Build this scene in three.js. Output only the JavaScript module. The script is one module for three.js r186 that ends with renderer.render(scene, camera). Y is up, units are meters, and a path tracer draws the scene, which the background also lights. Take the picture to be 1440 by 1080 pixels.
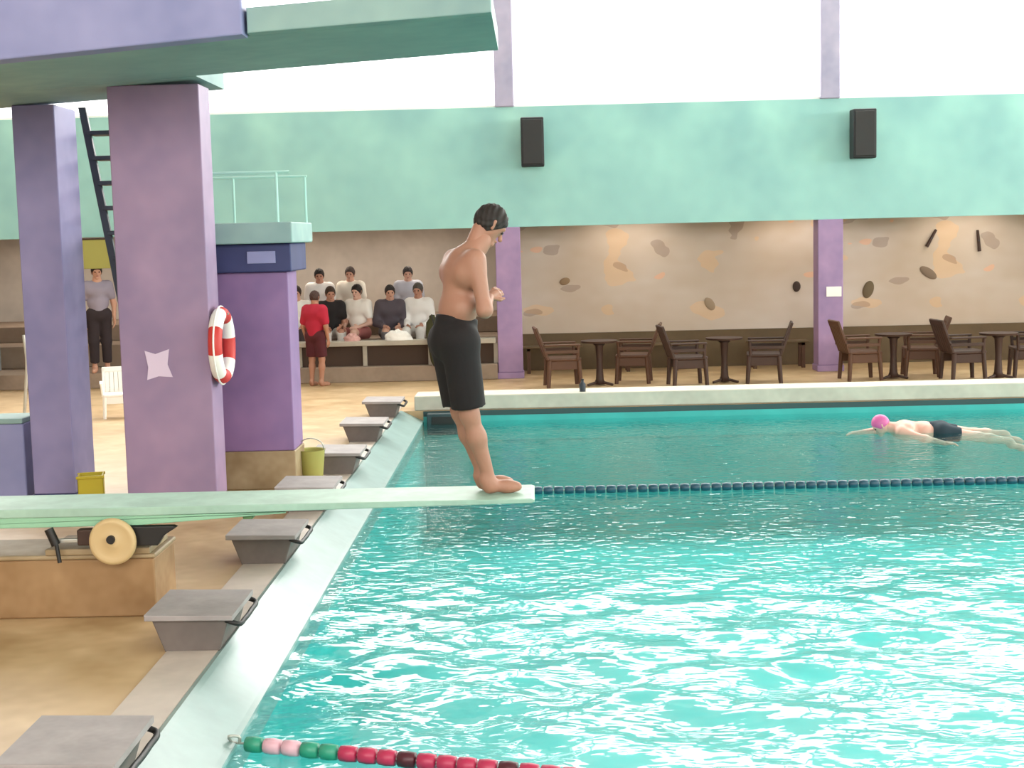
import * as THREE from 'three';
import { RoundedBoxGeometry } from 'three/addons/geometries/RoundedBoxGeometry.js';
import { RectAreaLightUniformsLib } from 'three/addons/lights/RectAreaLightUniformsLib.js';
import { mergeGeometries } from 'three/addons/utils/BufferGeometryUtils.js';
import { ImprovedNoise } from 'three/addons/math/ImprovedNoise.js';

// ------------------------------------------------------------------ camera, sky, light, exposure
const scene = new THREE.Scene();
const renderer = new THREE.WebGLRenderer({ antialias: true });
renderer.toneMapping = THREE.LinearToneMapping;
renderer.toneMappingExposure = 1.5;
renderer.shadowMap.enabled = true;
RectAreaLightUniformsLib.init();

const rad = d => d * Math.PI / 180;
const camera = new THREE.PerspectiveCamera(2 * Math.atan(540 / 2000) * 180 / Math.PI, 1440 / 1080, 0.1, 200);
camera.position.set(0, 2.3, 0);
camera.rotation.order = 'YXZ';
camera.rotation.set(rad(-5.97), rad(0.945), rad(-1.4));
scene.add(camera);
scene.background = new THREE.Color(0.9, 0.95, 1.0);

const WINDOW_LIGHT = 6.5, BACK_LIGHT = 4.0;
function areaLight(color, intensity, w, h, at, towards) {
  const l = new THREE.RectAreaLight(color, intensity, w, h);
  l.position.set(...at); l.lookAt(...towards); l.castShadow = true; scene.add(l); return l;
}
const DAY = 0xfffaf4;
const BAYS = [-10.67, -5.53, -0.39, 4.75, 9.89, 15.03, 20.17];           // columns of the far wall
for (let i = 0; i < BAYS.length - 1; i++)                                // daylight of each far window
  areaLight(DAY, WINDOW_LIGHT, 4.7, 4.1, [(BAYS[i] + BAYS[i + 1]) / 2, 6.45, -22.7], [(BAYS[i] + BAYS[i + 1]) / 2, 6.45, 0]);
for (const x of [-7, 1, 9, 17]) areaLight(DAY, BACK_LIGHT, 5.6, 4.4, [x, 5.6, 4.6], [x, 5.6, -30]);   // windows behind the camera
for (const z of [-19.5, -15, -10.5, -6, -1.5]) areaLight(DAY, BACK_LIGHT * 2.2, 3.6, 4.4, [26.5, 5.6, z], [-30, 5.6, z]);   // windows of the side wall

// ------------------------------------------------------------------ helpers
let seed = 7;
const rnd = () => { seed = (seed * 1664525 + 1013904223) >>> 0; return seed / 4294967296; };
const noise = new ImprovedNoise();
const V = (x, y, z) => new THREE.Vector3(x, y, z);
const used = {};
function numbered(n) { const k = used[n] = (used[n] ?? -1) + 1; return k ? `${n}_${String(k).padStart(3, '0')}` : n; }
function shade(o) { o.castShadow = true; o.receiveShadow = true; return o; }
function tag(o, label, category, group) { o.userData.label = label; o.userData.category = category; if (group) o.userData.group = group; return o; }
function thing(name, label, category, at = [0, 0, 0], turn = 0, group) {
  const g = new THREE.Group(); g.name = numbered(name); g.position.set(...at); g.rotation.y = turn; scene.add(g);
  return tag(g, label, category, group);
}
function obj(name, geo, mat, parent = scene, label) {
  const g = Array.isArray(geo) ? merge(geo) : geo;
  const m = shade(new THREE.Mesh(g, mat)); m.name = parent === scene ? numbered(name) : name; parent.add(m);
  if (label) m.userData.label = label;
  return m;
}
function struct(name, geo, mat, parent = scene) { const m = obj(name, geo, mat, parent); if (parent === scene) m.userData.kind = 'structure'; return m; }
function merge(list) {
  return mergeGeometries(list.map(g => { const n = g.index ? g.toNonIndexed() : g; for (const k of Object.keys(n.attributes)) if (!['position', 'normal', 'uv'].includes(k)) n.deleteAttribute(k); return n; }));
}
function uvMetres(g) {                                                   // uv in metres by the way a face points
  const p = g.attributes.position, n = g.attributes.normal, uv = new Float32Array(p.count * 2);
  for (let i = 0; i < p.count; i++) {
    const ax = Math.abs(n.getX(i)), ay = Math.abs(n.getY(i)), az = Math.abs(n.getZ(i));
    const [u, v] = ay >= ax && ay >= az ? [p.getX(i), p.getZ(i)] : ax >= az ? [p.getZ(i), p.getY(i)] : [p.getX(i), p.getY(i)];
    uv[2 * i] = u; uv[2 * i + 1] = v;
  }
  g.setAttribute('uv', new THREE.BufferAttribute(uv, 2)); return g;
}
const box = (x0, x1, y0, y1, z0, z1, r = 0) => {
  const w = Math.abs(x1 - x0), h = Math.abs(y1 - y0), d = Math.abs(z1 - z0);
  const g = r ? new RoundedBoxGeometry(w, h, d, 2, Math.min(r, w / 2.1, h / 2.1, d / 2.1)) : new THREE.BoxGeometry(w, h, d);
  g.translate((x0 + x1) / 2, (y0 + y1) / 2, (z0 + z1) / 2); return uvMetres(g.index ? g.toNonIndexed() : g);
};
function bar(a, b, r, r2 = r, seg = 12) {                                // a rod from a to b
  const A = V(...a), B = V(...b), d = B.clone().sub(A), g = new THREE.CylinderGeometry(r2, r, d.length(), seg);
  g.applyQuaternion(new THREE.Quaternion().setFromUnitVectors(V(0, 1, 0), d.clone().normalize()));
  g.translate((a[0] + b[0]) / 2, (a[1] + b[1]) / 2, (a[2] + b[2]) / 2); return g;
}
function tube(pts, r, n = 40, seg = 8) { return new THREE.TubeGeometry(new THREE.CatmullRomCurve3(pts.map(p => V(...p))), n, r, seg, false); }
function extrude(pts, depth, bevel = 0) {                                // outline in x,y pushed along z
  const s = new THREE.Shape(pts.map(p => new THREE.Vector2(...p)));
  const g = new THREE.ExtrudeGeometry(s, { depth: depth - 2 * bevel, bevelEnabled: bevel > 0, bevelSize: bevel, bevelThickness: bevel, bevelOffset: -bevel, bevelSegments: 2 });
  g.translate(0, 0, bevel); return g;
}
// grain: a tiling patchwork of tones around 1, multiplied into the material's colour
function grain(amount, coarse, fine, tint = [1, 1, 1], size = 256, s = 1, paint) {
  const data = new Uint8Array(size * size * 4);
  const fb = (u, v, f, o) => {                                           // periodic by blending
    const n = (a, b) => noise.noise(a * f, b * f, o);
    return n(u, v) * (1 - u) * (1 - v) + n(u - 1, v) * u * (1 - v) + n(u, v - 1) * (1 - u) * v + n(u - 1, v - 1) * u * v;
  };
  for (let j = 0; j < size; j++) for (let i = 0; i < size; i++) {
    const u = i / size, v = j / size;
    let t = fb(u, v, coarse, s * 3.1) + 0.5 * fb(u, v, coarse * 2.3, s * 5.7) + 0.35 * fb(u, v, fine, s * 9.3);
    let c = tint.map(k => 1 + amount * t * k);
    if (paint) c = paint(u, v, c, fb);
    for (let k = 0; k < 3; k++) data[4 * (j * size + i) + k] = Math.max(0, Math.min(255, 215 * c[k]));
    data[4 * (j * size + i) + 3] = 255;
  }
  const tex = new THREE.DataTexture(data, size, size); tex.colorSpace = THREE.SRGBColorSpace; tex.wrapS = tex.wrapT = THREE.RepeatWrapping;
  tex.magFilter = THREE.LinearFilter; tex.minFilter = THREE.LinearMipmapLinearFilter; tex.generateMipmaps = true; tex.needsUpdate = true; return tex;
}
const rep = (t, x, y = x, ox = 0, oy = 0) => { const c = t.clone(); c.repeat.set(x, y); c.offset.set(ox, oy); c.needsUpdate = true; return c; };
const mat = (color, o = {}) => new THREE.MeshStandardMaterial({ color, roughness: 0.75, metalness: 0, ...o });

const grainFine = grain(0.10, 4, 24, [1, 1, 1], 256, 1);
const grainDeck = grain(0.22, 5, 30, [0.8, 1, 1.35], 512, 2);
const grainPaint = grain(0.10, 4, 18, [1.2, 1, 0.7], 256, 3);

const M = {
  deck: mat(0xdebb8c, { map: rep(grainDeck, 0.35), roughness: 0.45 }),
  coping: mat(0xe2d2c4, { map: rep(grainFine, 0.8), roughness: 0.45 }),
  gutter: mat(0x98b6b2, { map: rep(grainFine, 0.8), roughness: 0.35 }),
  kerb: mat(0xe6e0cf, { map: rep(grainFine, 0.6), roughness: 0.5 }),
  darkGutter: mat(0x2e4a4c, { roughness: 0.6 }),
  poolTile: mat(0x45cac6, { map: rep(grainFine, 0.3), roughness: 0.4 }),
  teal: mat(0xb2ece6, { map: rep(grainPaint, 0.25), roughness: 0.6 }),
  slabTeal: mat(0xa6c8c4, { map: rep(grainPaint, 0.5), roughness: 0.7 }),
  soffit: mat(0xb9a893, { map: rep(grainFine, 0.5) }),
  plaster: mat(0xdcd2c6, { map: rep(grainFine, 0.4) }),
  ceiling: mat(0xe6e6e2, { map: rep(grainFine, 0.2) }),
  purple: mat(0xb094b8, { map: rep(grainPaint, 0.5), roughness: 0.6 }),
  violet: mat(0x9f98c8, { map: rep(grainPaint, 0.5), roughness: 0.6 }),
  lavender: mat(0xa6a8d8, { map: rep(grainPaint, 0.5), roughness: 0.6 }),
  column: mat(0xb596c4, { map: rep(grainPaint, 0.6), roughness: 0.6 }),
  post: mat(0xcfc6e2, { map: rep(grainPaint, 0.6), roughness: 0.6 }),
  navy: mat(0x3c4378, { map: rep(grainPaint, 0.6), roughness: 0.6 }),
  tan: mat(0xb79f79, { map: rep(grainDeck, 0.6), roughness: 0.6 }),
  pedestal: mat(0xb08a5e, { map: rep(grainDeck, 0.6), roughness: 0.7 }),
  block: mat(0x7c716b, { map: rep(grainFine, 1.2), roughness: 0.6 }),
  blockTop: mat(0xb3aaa8, { map: rep(grainFine, 1.5), roughness: 0.7 }),
  black: mat(0x161413, { roughness: 0.5 }),
  iron: mat(0x27303a, { roughness: 0.5 }),
  board: mat(0xb8dcc8, { map: rep(grainFine, 1.2), roughness: 0.55 }),
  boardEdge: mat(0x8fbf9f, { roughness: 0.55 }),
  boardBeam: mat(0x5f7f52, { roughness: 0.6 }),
  wheel: mat(0xc6ab7c, { roughness: 0.5 }),
  steel: mat(0xb8b8b0, { roughness: 0.35, metalness: 0.6 }),
  white: mat(0xf2efe9, { roughness: 0.5 }),
  paper: mat(0xd9c6dc, { roughness: 0.8 }),
  red: mat(0xc8352f, { roughness: 0.5 }),
  yellow: mat(0xb5a41c, { roughness: 0.5 }),
  brown: mat(0x513320, { roughness: 0.6 }),
  darkBrown: mat(0x382218, { roughness: 0.6 }),
  brownDado: mat(0x6f5a3c, { map: rep(grainFine, 0.8), roughness: 0.7 }),
  darkPanel: mat(0x46352a, { roughness: 0.8 }),
  slabLight: mat(0xc9bfae, { map: rep(grainFine, 0.8), roughness: 0.6 }),
  step: mat(0xb09a86, { map: rep(grainFine, 0.8), roughness: 0.7 }),
  orange: mat(0x9a4415, { roughness: 0.8 }),
  olive: mat(0x3a3a20, { roughness: 0.9 }),
  oliveLight: mat(0x9d9a52, { roughness: 0.8 }),
  railTeal: mat(0xa9d8cc, { roughness: 0.5 }),
};

// ------------------------------------------------------------------ the hall
const WATER = -0.15, DEPTH = -1.6, PX0 = -1.5, PX1 = 23.5, PZ0 = -18.8, PZ1 = -2.2;
struct('floor', [box(-14, -1.82, -0.4, 0, -27, 5), box(-1.82, 27, -0.4, 0, -27, PZ0), box(-1.82, 27, -0.4, 0, PZ1, 5), box(PX1, 27, -0.4, 0, PZ0, PZ1)], M.deck);
struct('pool_floor', box(PX0, PX1, DEPTH - 0.2, DEPTH, PZ0, PZ1), M.poolTile).name = 'floor_pool';
struct('wall_pool_left', box(PX0 - 0.2, PX0, DEPTH, -0.3, PZ0, PZ1), M.poolTile);
struct('wall_pool_right', box(PX1, PX1 + 0.2, DEPTH, -0.4, PZ0, PZ1), M.poolTile);
struct('wall_pool_far', box(PX0, PX1, DEPTH, WATER - 0.04, PZ0 - 0.2, PZ0), M.poolTile);
struct('wall_pool_near', box(PX0, PX1, DEPTH, -0.4, PZ1, PZ1 + 0.2), M.poolTile);
struct('trim_1', extrude([[-1.83, -0.3], [-1.83, 0.0], [-1.80, 0.012], [-1.77, 0.0], [-1.53, WATER + 0.03], [-1.5, WATER + 0.02], [-1.5, -0.3]], PZ1 - PZ0).translate(0, 0, PZ0), M.gutter);   // sloped overflow edge
struct('trim_2', box(-2.12, -1.83, -0.05, 0.006, PZ0 - 0.6, PZ1), M.coping);
struct('trim_3', box(-1.62, PX1, 0, 0.2, PZ0 - 0.55, PZ0, 0.02), M.kerb);                     // raised kerb of the far end
struct('trim_4', box(-1.5, PX1, -0.075, -0.005, PZ0, PZ0 + 0.03), M.darkGutter);
struct('wall_pool_lip', box(-1.5, PX1, -0.41, -0.075, PZ0, PZ0 + 0.04), M.poolTile);     // dark gutter under it

// far wall: covered walk below a teal band, windows above it
struct('wall_far_band', box(-14, 27, 2.43, 4.32, -23.2, -22.84), M.teal);
struct('wall_far_lintel', box(-14, 27, 8.6, 9.3, -23.2, -22.84), M.teal);
struct('ceiling_walk', box(-14, 27, 2.66, 2.85, -27, -23.2), M.soffit);
struct('wall_stand_back', box(-14, -0.45, 0, 2.66, -27, -26.8), M.plaster);
struct('wall_return', box(-0.6, -0.4, 0, 2.66, -26.8, -24.2), M.plaster);
// blotched plaster: worn, flaking patches with outlines of their own
const blotch = grain(0.14, 3, 20, [0.7, 1, 1.5], 1024, 8, (u, v, c, fb) => {
  const a = fb(u, v, 7, 31), b = fb(u, v, 9, 47), d = fb(u, v, 30, 11) * 0.12;
  if (a + d > 0.24) c = c.map((x, k) => x * [1.06, 1.0, 0.92][k]);
  if (b + d > 0.30) c = c.map((x, k) => x * [0.88, 0.86, 0.86][k]);
  if (fb(u, v, 13, 77) + d > 0.40) c = c.map((x, k) => x * [1.10, 0.97, 0.90][k]);
  return c;
});
struct('wall_far', box(-0.4, 27, 0, 2.66, -24.5, -24.2), mat(0xe6d3c0, { map: rep(blotch, 0.18, 0.30, 0.1, 0.2), roughness: 0.85 }));
struct('baseboard_far', box(-0.4, 27, 0, 0.62, -24.2, -24.12), M.brownDado);
// the other walls, out of the picture
struct('wall_left', box(-14.3, -14, -0.4, 9.3, -27, 5.3), M.plaster);
struct('wall_right', box(27, 27.3, -0.4, 9.3, -27, 5.3), M.plaster);
struct('wall_back', box(-14, 27, -0.4, 9.3, 5, 5.3), M.plaster);
struct('ceiling', box(-14.3, 27.3, 9.3, 9.6, -27, 5.3), M.ceiling);
// windows: milky panes full of daylight
const paneMat = new THREE.MeshStandardMaterial({ color: 0xf4f6f6, roughness: 0.4, emissive: 0xfbfcff, emissiveIntensity: 1.6 });
let wn = 0;
function windowUnit(x0, x1, y0, y1, z) {
  const g = new THREE.Group(); g.name = `window_${++wn}`; g.userData.kind = 'structure'; scene.add(g);
  obj('pane', box(x0, x1, y0, y1, z - 0.03, z), paneMat, g);
  obj('window_frame', [box(x0, x1, y0 - 0.0, y0 + 0.04, z - 0.03, z + 0.05), box(x0, x1, y1 - 0.04, y1, z - 0.03, z + 0.05)], M.white, g);
}
for (let i = 0; i < BAYS.length - 1; i++) windowUnit(BAYS[i] + 0.15, BAYS[i + 1] - 0.15, 4.32, 8.6, -22.95);
windowUnit(-14, BAYS[0] - 0.15, 4.32, 8.6, -22.95); windowUnit(BAYS[6] + 0.15, 27, 4.32, 8.6, -22.95);
for (const x of [-7, 1, 9, 17]) { const g = new THREE.Group(); g.name = `window_${++wn}`; g.userData.kind = 'structure'; scene.add(g); obj('pane', box(x - 2.8, x + 2.8, 3.4, 7.8, 4.9, 4.98), paneMat, g); }
for (const z of [-19.5, -15, -10.5, -6, -1.5]) { const g = new THREE.Group(); g.name = `window_${++wn}`; g.userData.kind = 'structure'; scene.add(g); obj('pane', box(26.9, 26.98, 3.4, 7.8, z - 1.8, z + 1.8), paneMat, g); }
BAYS.forEach((x, i) => struct(`trim_${5 + i}`, box(x - 0.15, x + 0.15, 4.32, 8.6, -23.1, -22.8, 0.02), M.post));    // posts between the windows
const colLabel = ['purple square column on the far deck, beyond the left pillars', 'purple square column hidden behind the big purple pillar', 'purple square column behind the diver beside the spectators', 'purple square column between the two middle sets of brown chairs', 'purple square column beyond the last brown chairs', 'purple square column', 'purple square column'];
BAYS.slice(0, 5).forEach((x, i) => {
  const c = thing('column', colLabel[i], 'column', [x, 0, -23.02], 0, 'purple columns under the teal band');
  obj('shaft', box(-0.2, 0.2, 0.1, 2.43, -0.2, 0.2, 0.015), M.column, c);
  obj('foot', box(-0.215, 0.215, 0, 0.1, -0.215, 0.215, 0.01), M.column, c);
});

// ------------------------------------------------------------------ the water
{
  const axis = (stops) => { const a = []; for (let i = 0; i < stops.length - 1; i++) { const [p, s] = stops[i], q = stops[i + 1][0], n = Math.max(1, Math.round((q - p) / s)); for (let k = 0; k < n; k++) a.push(p + (q - p) * k / n); } a.push(stops[stops.length - 1][0]); return a; };
  const xs = axis([[PX0, 0.026], [4.0, 0.06], [8.5, 0.5], [PX1, 0]]), zs = axis([[PZ0, 0.08], [-13.5, 0.034], [-6, 0.3], [PZ1, 0]]);
  const waves = [];
  for (let i = 0; i < 46; i++) {
    const lam = 0.17 * Math.pow(5.5, rnd()), dir = rad(90 + (rnd() - 0.5) * 120), k = 2 * Math.PI / lam;
    waves.push([k * Math.cos(dir), k * Math.sin(dir), rnd() * 6.28, lam]);
  }
  const amp = (x, z) => {                                                // calmer away from the near, splashed part
    const t = THREE.MathUtils.smoothstep(z, -10.6, -7.9), patch = 0.75 + 0.55 * noise.noise(x * 0.7, z * 0.7, 3.3);
    return (0.19 + 0.98 * t) * patch;
  };
  const pos = [], idx = [], uv = [];
  for (const z of zs) for (const x of xs) {
    let y = 0; const inside = x <= 8.5 && z < -5.5;
    if (inside) { for (const [a, b, p, lam] of waves) y += lam * Math.sin(a * x + b * z + p); y *= 0.0042 * amp(x, z); y += 0.004 * noise.noise(x * 3.1, z * 4.3, 9) * amp(x, z); }
    pos.push(x, y, z); uv.push(x, z);
  }
  const nx = xs.length;
  for (let j = 0; j < zs.length - 1; j++) for (let i = 0; i < nx - 1; i++) { const a = j * nx + i; idx.push(a, a + nx, a + 1, a + 1, a + nx, a + nx + 1); }
  const g = new THREE.BufferGeometry(); g.setAttribute('position', new THREE.Float32BufferAttribute(pos, 3)); g.setAttribute('uv', new THREE.Float32BufferAttribute(uv, 2)); g.setIndex(idx); g.computeVertexNormals(); g.translate(0, WATER, 0);
  const rippleMap = rep(grain(0.55, 14, 34, [1, 1, 1], 512, 21), 0.5, 0.8); rippleMap.colorSpace = THREE.NoColorSpace;
  const water = new THREE.MeshPhysicalMaterial({ color: 0xdcf8f8, transmission: 1, thickness: 0, roughness: 0.07, ior: 1.33, specularIntensity: 0.75, bumpMap: rippleMap, bumpScale: 0.012 });
  const m = obj('pool_water', g, water); m.userData.kind = 'stuff'; tag(m, 'rippling turquoise water filling the swimming pool', 'water');
}

// ------------------------------------------------------------------ diving tower
const under = x => 3.80 + 0.057 * (x + 0.24);
{
  const t = thing('diving_platform', 'tapering concrete diving platform with teal sides and a lavender parapet', 'platform');
  const slab = (x0, x1, z0, z1) => uvMetres(extrude([[x0, under(x0)], [x1, under(x1)], [x1, under(x1) + 0.17], [x0, under(x0) + 0.19]], z1 - z0, 0.01).translate(0, 0, z0));
  obj('slab', [slab(-6.5, -0.24, -11.8, -9.95), slab(-6.5, -2.72, -12.9, -11.8)], M.slabTeal, t);
  obj('parapet', uvMetres(extrude([[-6.5, 3.34], [-1.92, 3.69], [-1.92, 5.0], [-6.5, 4.8]], 0.2, 0.012).translate(0, 0, -9.95)), M.lavender, t, 'lavender painted parapet');
  obj('edge_beam', uvMetres(extrude([[-1.90, under(-1.9) + 0.0], [-0.24, under(-0.24)], [-0.24, under(-0.24) + 0.18], [-1.9, under(-1.9) + 0.17]], 0.14, 0.01).translate(0, 0, -9.95)), M.slabTeal, t);
}
{
  const t = thing('pillar', 'broad purple pillar carrying the diving platform, lifebuoy on its side', 'pillar', [-3.135, 0, -12.2]);
  obj('shaft', box(-0.385, 0.385, 0.06, 3.62, -0.2, 0.2, 0.012), M.purple, t);
  obj('foot', box(-0.4, 0.4, 0, 0.06, -0.215, 0.215, 0.01), M.tan, t);
  const b = thing('pillar', 'blue-violet pillar behind the yellow crate, beside the steep ladder', 'pillar', [-4.39, 0, -13.0]);
  obj('shaft', box(-0.19, 0.19, 0.06, 3.55, -0.3, 0.3, 0.012), M.violet, b);
  obj('foot', box(-0.205, 0.205, 0, 0.06, -0.31, 0.31, 0.01), M.navy, b);
  const c = thing('pillar', 'short deep purple pillar with a tan foot under the low platform', 'pillar', [-2.62, 0, -13.3]);
  obj('shaft', box(-0.4, 0.37, 0.36, 2.02, -0.25, 0.25, 0.012), M.violetDeep ?? (M.violetDeep = mat(0x9d7aae, { map: rep(grainPaint, 0.5), roughness: 0.6 })), c);
  obj('foot', box(-0.4, 0.38, 0, 0.36, -0.26, 0.26, 0.012), M.tan, c, 'tan foot');
}
{
  const t = thing('low_platform', 'low teal platform on the short purple pillar, with a thin rail', 'platform', [-2.6, 2.02, -13.4]);
  obj('head', box(-0.5, 0.40, 0, 0.26, -0.45, 0.42, 0.015), M.navy, t, 'navy head beam');
  obj('slab', box(-0.6, 0.44, 0.26, 0.45, -0.65, 0.55, 0.015), M.slabTeal, t);
  obj('sign_plate', box(0.0, 0.26, 0.08, 0.19, 0.42, 0.432, 0.004), M.lavender, t, 'pale lavender plate');
  for (const x of [-0.3, 0.3]) obj('rail_post', bar([x, 0.45, 0.45], [x, 0.9, 0.45], 0.013), M.railTeal, t);
  obj('rail', tube([[-0.5, 0.9, 0.45], [0.3, 0.9, 0.45], [0.42, 0.9, 0.45]], 0.013, 20), M.railTeal, t);
  for (const x of [-0.3, 0.4]) obj('rail_post', bar([x, 0.45, -0.55], [x, 0.9, -0.55], 0.013), M.railTeal, t);
  obj('rail', bar([-0.5, 0.9, -0.55], [0.42, 0.9, -0.55], 0.013), M.railTeal, t);
}
{
  const t = thing('ladder', 'steep dark iron ladder climbing to the diving platform', 'ladder');
  const X = y => -4.26 + (3.70 - y) * 0.147;
  for (const dx of [0, 0.55]) obj('stringer', extrude([[X(0) + dx, 0], [X(0) + dx + 0.07, 0], [X(3.7) + dx + 0.07, 3.6], [X(3.7) + dx, 3.6]], 0.05, 0.006).translate(0, 0, -13.62), M.iron, t);
  for (let i = 0; i < 14; i++) { const y = 0.3 + i * 0.235; obj('tread', box(X(y) + 0.05, X(y) + 0.55, y - 0.02, y + 0.02, -13.72, -13.5, 0.006), M.iron, t); }
}
{
  const t = thing('low_wall', 'low lavender wall beside the blue-violet pillar', 'wall', [-5.5, 0, -13.0]);
  obj('wall_body', box(-0.9, 0.82, 0, 0.7, -0.2, 0.2, 0.015), M.lavender, t); obj('cap', box(-0.92, 0.82, 0.7, 0.75, -0.22, 0.22, 0.012), M.slabTeal, t);
}
{ // lifebuoy on the right face of the big pillar
  const t = thing('lifebuoy', 'red and white lifebuoy hanging on the side of the purple pillar', 'lifebuoy', [-2.685, 1.42, -12.16], Math.PI / 2);
  for (let k = 0; k < 8; k++) {
    const a0 = k * Math.PI / 4 + 0.2, g = new THREE.TorusGeometry(0.27, 0.06, 16, 14, Math.PI / 4); g.rotateZ(a0);
    obj(k % 2 ? 'red_band' : 'ring_segment', g, k % 2 ? M.red : M.white, t);
  }
  const rope = new THREE.TorusGeometry(0.335, 0.008, 8, 60); obj('grab_rope', rope, M.white, t);
  obj('hook', bar([0, 0.27, -0.06], [0, 0.27, 0.07], 0.01), M.steel, t);
}
{ // paper notice with torn corners
  const g = extrude([[-0.11, 0.12], [-0.02, 0.09], [0.1, 0.13], [0.08, 0.0], [0.12, -0.11], [0.0, -0.1], [-0.1, -0.13], [-0.085, -0.02]], 0.006);
  const m = obj('notice', g.translate(-3.2, 1.28, -11.997), M.paper); tag(m, 'small pale notice stuck on the front of the purple pillar', 'notice');
  const n = obj('notice', box(4.68, 4.92, 1.2, 1.36, -22.818, -22.805, 0.003), M.white); tag(n, 'small white notice on the column between brown chairs', 'notice');
}
{ // yellow crate at the foot of the blue pillar
  const t = thing('crate', 'small yellow plastic crate by the foot of the blue-violet pillar', 'crate', [-3.99, 0, -12.5], 0.25);
  const W = 0.11, H = 0.27, d = 0.012;
  obj('crate_floor', box(-W, W, 0.0, 0.015, -W, W, 0.004), M.yellow, t);
  for (const [x0, x1, z0, z1] of [[-W, W, W - d, W], [-W, W, -W, -W + d], [-W, -W + d, -W, W], [W - d, W, -W, W]]) obj('crate_side', box(x0, x1, 0, H, z0, z1, 0.004), M.yellow, t);
  for (const z of [W, -W - 0.012]) obj('rim', box(-W - 0.01, W + 0.01, H - 0.025, H, z, z + 0.012, 0.004), M.yellow, t);
}

// ------------------------------------------------------------------ springboard
{
  const t = thing('springboard', 'long pale green springboard reaching over the water, diver on its tip', 'springboard', [0, 0, -8.8]);
  const Z = 0.25;
  const profile = [[-4.9, 0.648], [-2.4, 0.645], [-0.04, 0.672], [-0.02, 0.68], [-0.02, 0.693], [-0.04, 0.70], [-2.4, 0.70], [-4.9, 0.70]];
  obj('board', uvMetres(extrude(profile, 2 * Z, 0.006).translate(0, 0, -Z)), M.board, t);
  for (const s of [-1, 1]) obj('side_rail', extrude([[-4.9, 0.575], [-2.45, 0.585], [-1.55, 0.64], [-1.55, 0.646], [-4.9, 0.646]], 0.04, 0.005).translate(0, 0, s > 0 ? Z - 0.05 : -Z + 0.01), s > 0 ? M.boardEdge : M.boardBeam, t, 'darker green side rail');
  for (let i = 0; i < 5; i++) obj('cross_rib', box(-4.7 + i * 0.72, -4.64 + i * 0.72, 0.60, 0.645, -Z + 0.05, Z - 0.05, 0.005), M.boardBeam, t);
  // fulcrum stand
  const f = thing('fulcrum_stand', 'springboard fulcrum with a big tan adjusting wheel on a concrete plinth', 'stand', [-2.6, 0.4, -8.8]);
  obj('axle', bar([0, 0.11, -0.3], [0, 0.11, 0.34], 0.02), M.black, f);
  const wheel = new THREE.LatheGeometry([[0.03, -0.03], [0.12, -0.03], [0.14, -0.02], [0.146, 0], [0.14, 0.02], [0.12, 0.03], [0.105, 0.018], [0.05, 0.018], [0.035, 0.034], [0.0, 0.034]].map(p => new THREE.Vector2(...p)), 40);
  const w = obj('wheel', wheel.rotateX(Math.PI / 2).translate(0, 0.10, 0.3), M.wheel, f, 'tan adjusting wheel');
  obj('hub', bar([-0.0, 0.12, 0.33], [-0.0, 0.12, 0.352], 0.026), M.black, w);
  obj('roller', bar([0, 0.145, -0.25], [0, 0.145, 0.25], 0.028, 0.028, 20), M.black, f);
  obj('bracket', extrude([[0.1, 0.06], [0.26, 0.06], [0.30, 0.12], [0.38, 0.17], [0.36, 0.18], [0.1, 0.18]], 0.06, 0.006).translate(0, 0, 0.2), M.black, f, 'black bracket');
  obj('bracket', box(-0.23, -0.13, 0.07, 0.17, 0.2, 0.27, 0.01), M.darkBrown, f);
  obj('slide_bar', box(-0.4, 0.2, 0.085, 0.11, 0.22, 0.245, 0.006), M.steel, f);
  obj('lever', [bar([-0.40, 0.18, 0.27], [-0.36, 0.08, 0.27], 0.028), bar([-0.36, 0.1, 0.27], [-0.34, -0.03, 0.28], 0.013)], M.black, f, 'black lever');
  obj('base_plate', box(-0.45, 0.2, 0.0, 0.04, -0.22, 0.22, 0.008), M.tan, f);
  for (const s of [-1, 1]) obj('cheek', extrude([[-0.12, 0.04], [0.12, 0.04], [0.05, 0.14], [-0.05, 0.14]], 0.025, 0.003).translate(0, 0, s * 0.15 - 0.012), M.tan, f);
  const p = thing('plinth', 'tan concrete plinth under the springboard and its fulcrum wheel', 'plinth', [-3.6, 0, -8.85]);
  obj('plinth_body', box(-1.4, 1.22, 0, 0.37, -0.25, 0.25, 0.015), M.pedestal, p); obj('plinth_top', box(-1.41, 1.23, 0.37, 0.4, -0.26, 0.26, 0.012), M.tan, p);
  // rear anchor of the board
  const r = thing('anchor_stand', 'rear anchor of the springboard on the concrete plinth', 'stand', [-4.6, 0.4, -8.8]);
  for (const s of [-1, 1]) obj('anchor_post', box(-0.03, 0.03, 0, 0.17, s * 0.18 - 0.03, s * 0.18 + 0.03, 0.006), M.iron, r);
  obj('anchor_bar', bar([0, 0.15, -0.25], [0, 0.15, 0.25], 0.02), M.iron, r);
}

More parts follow.
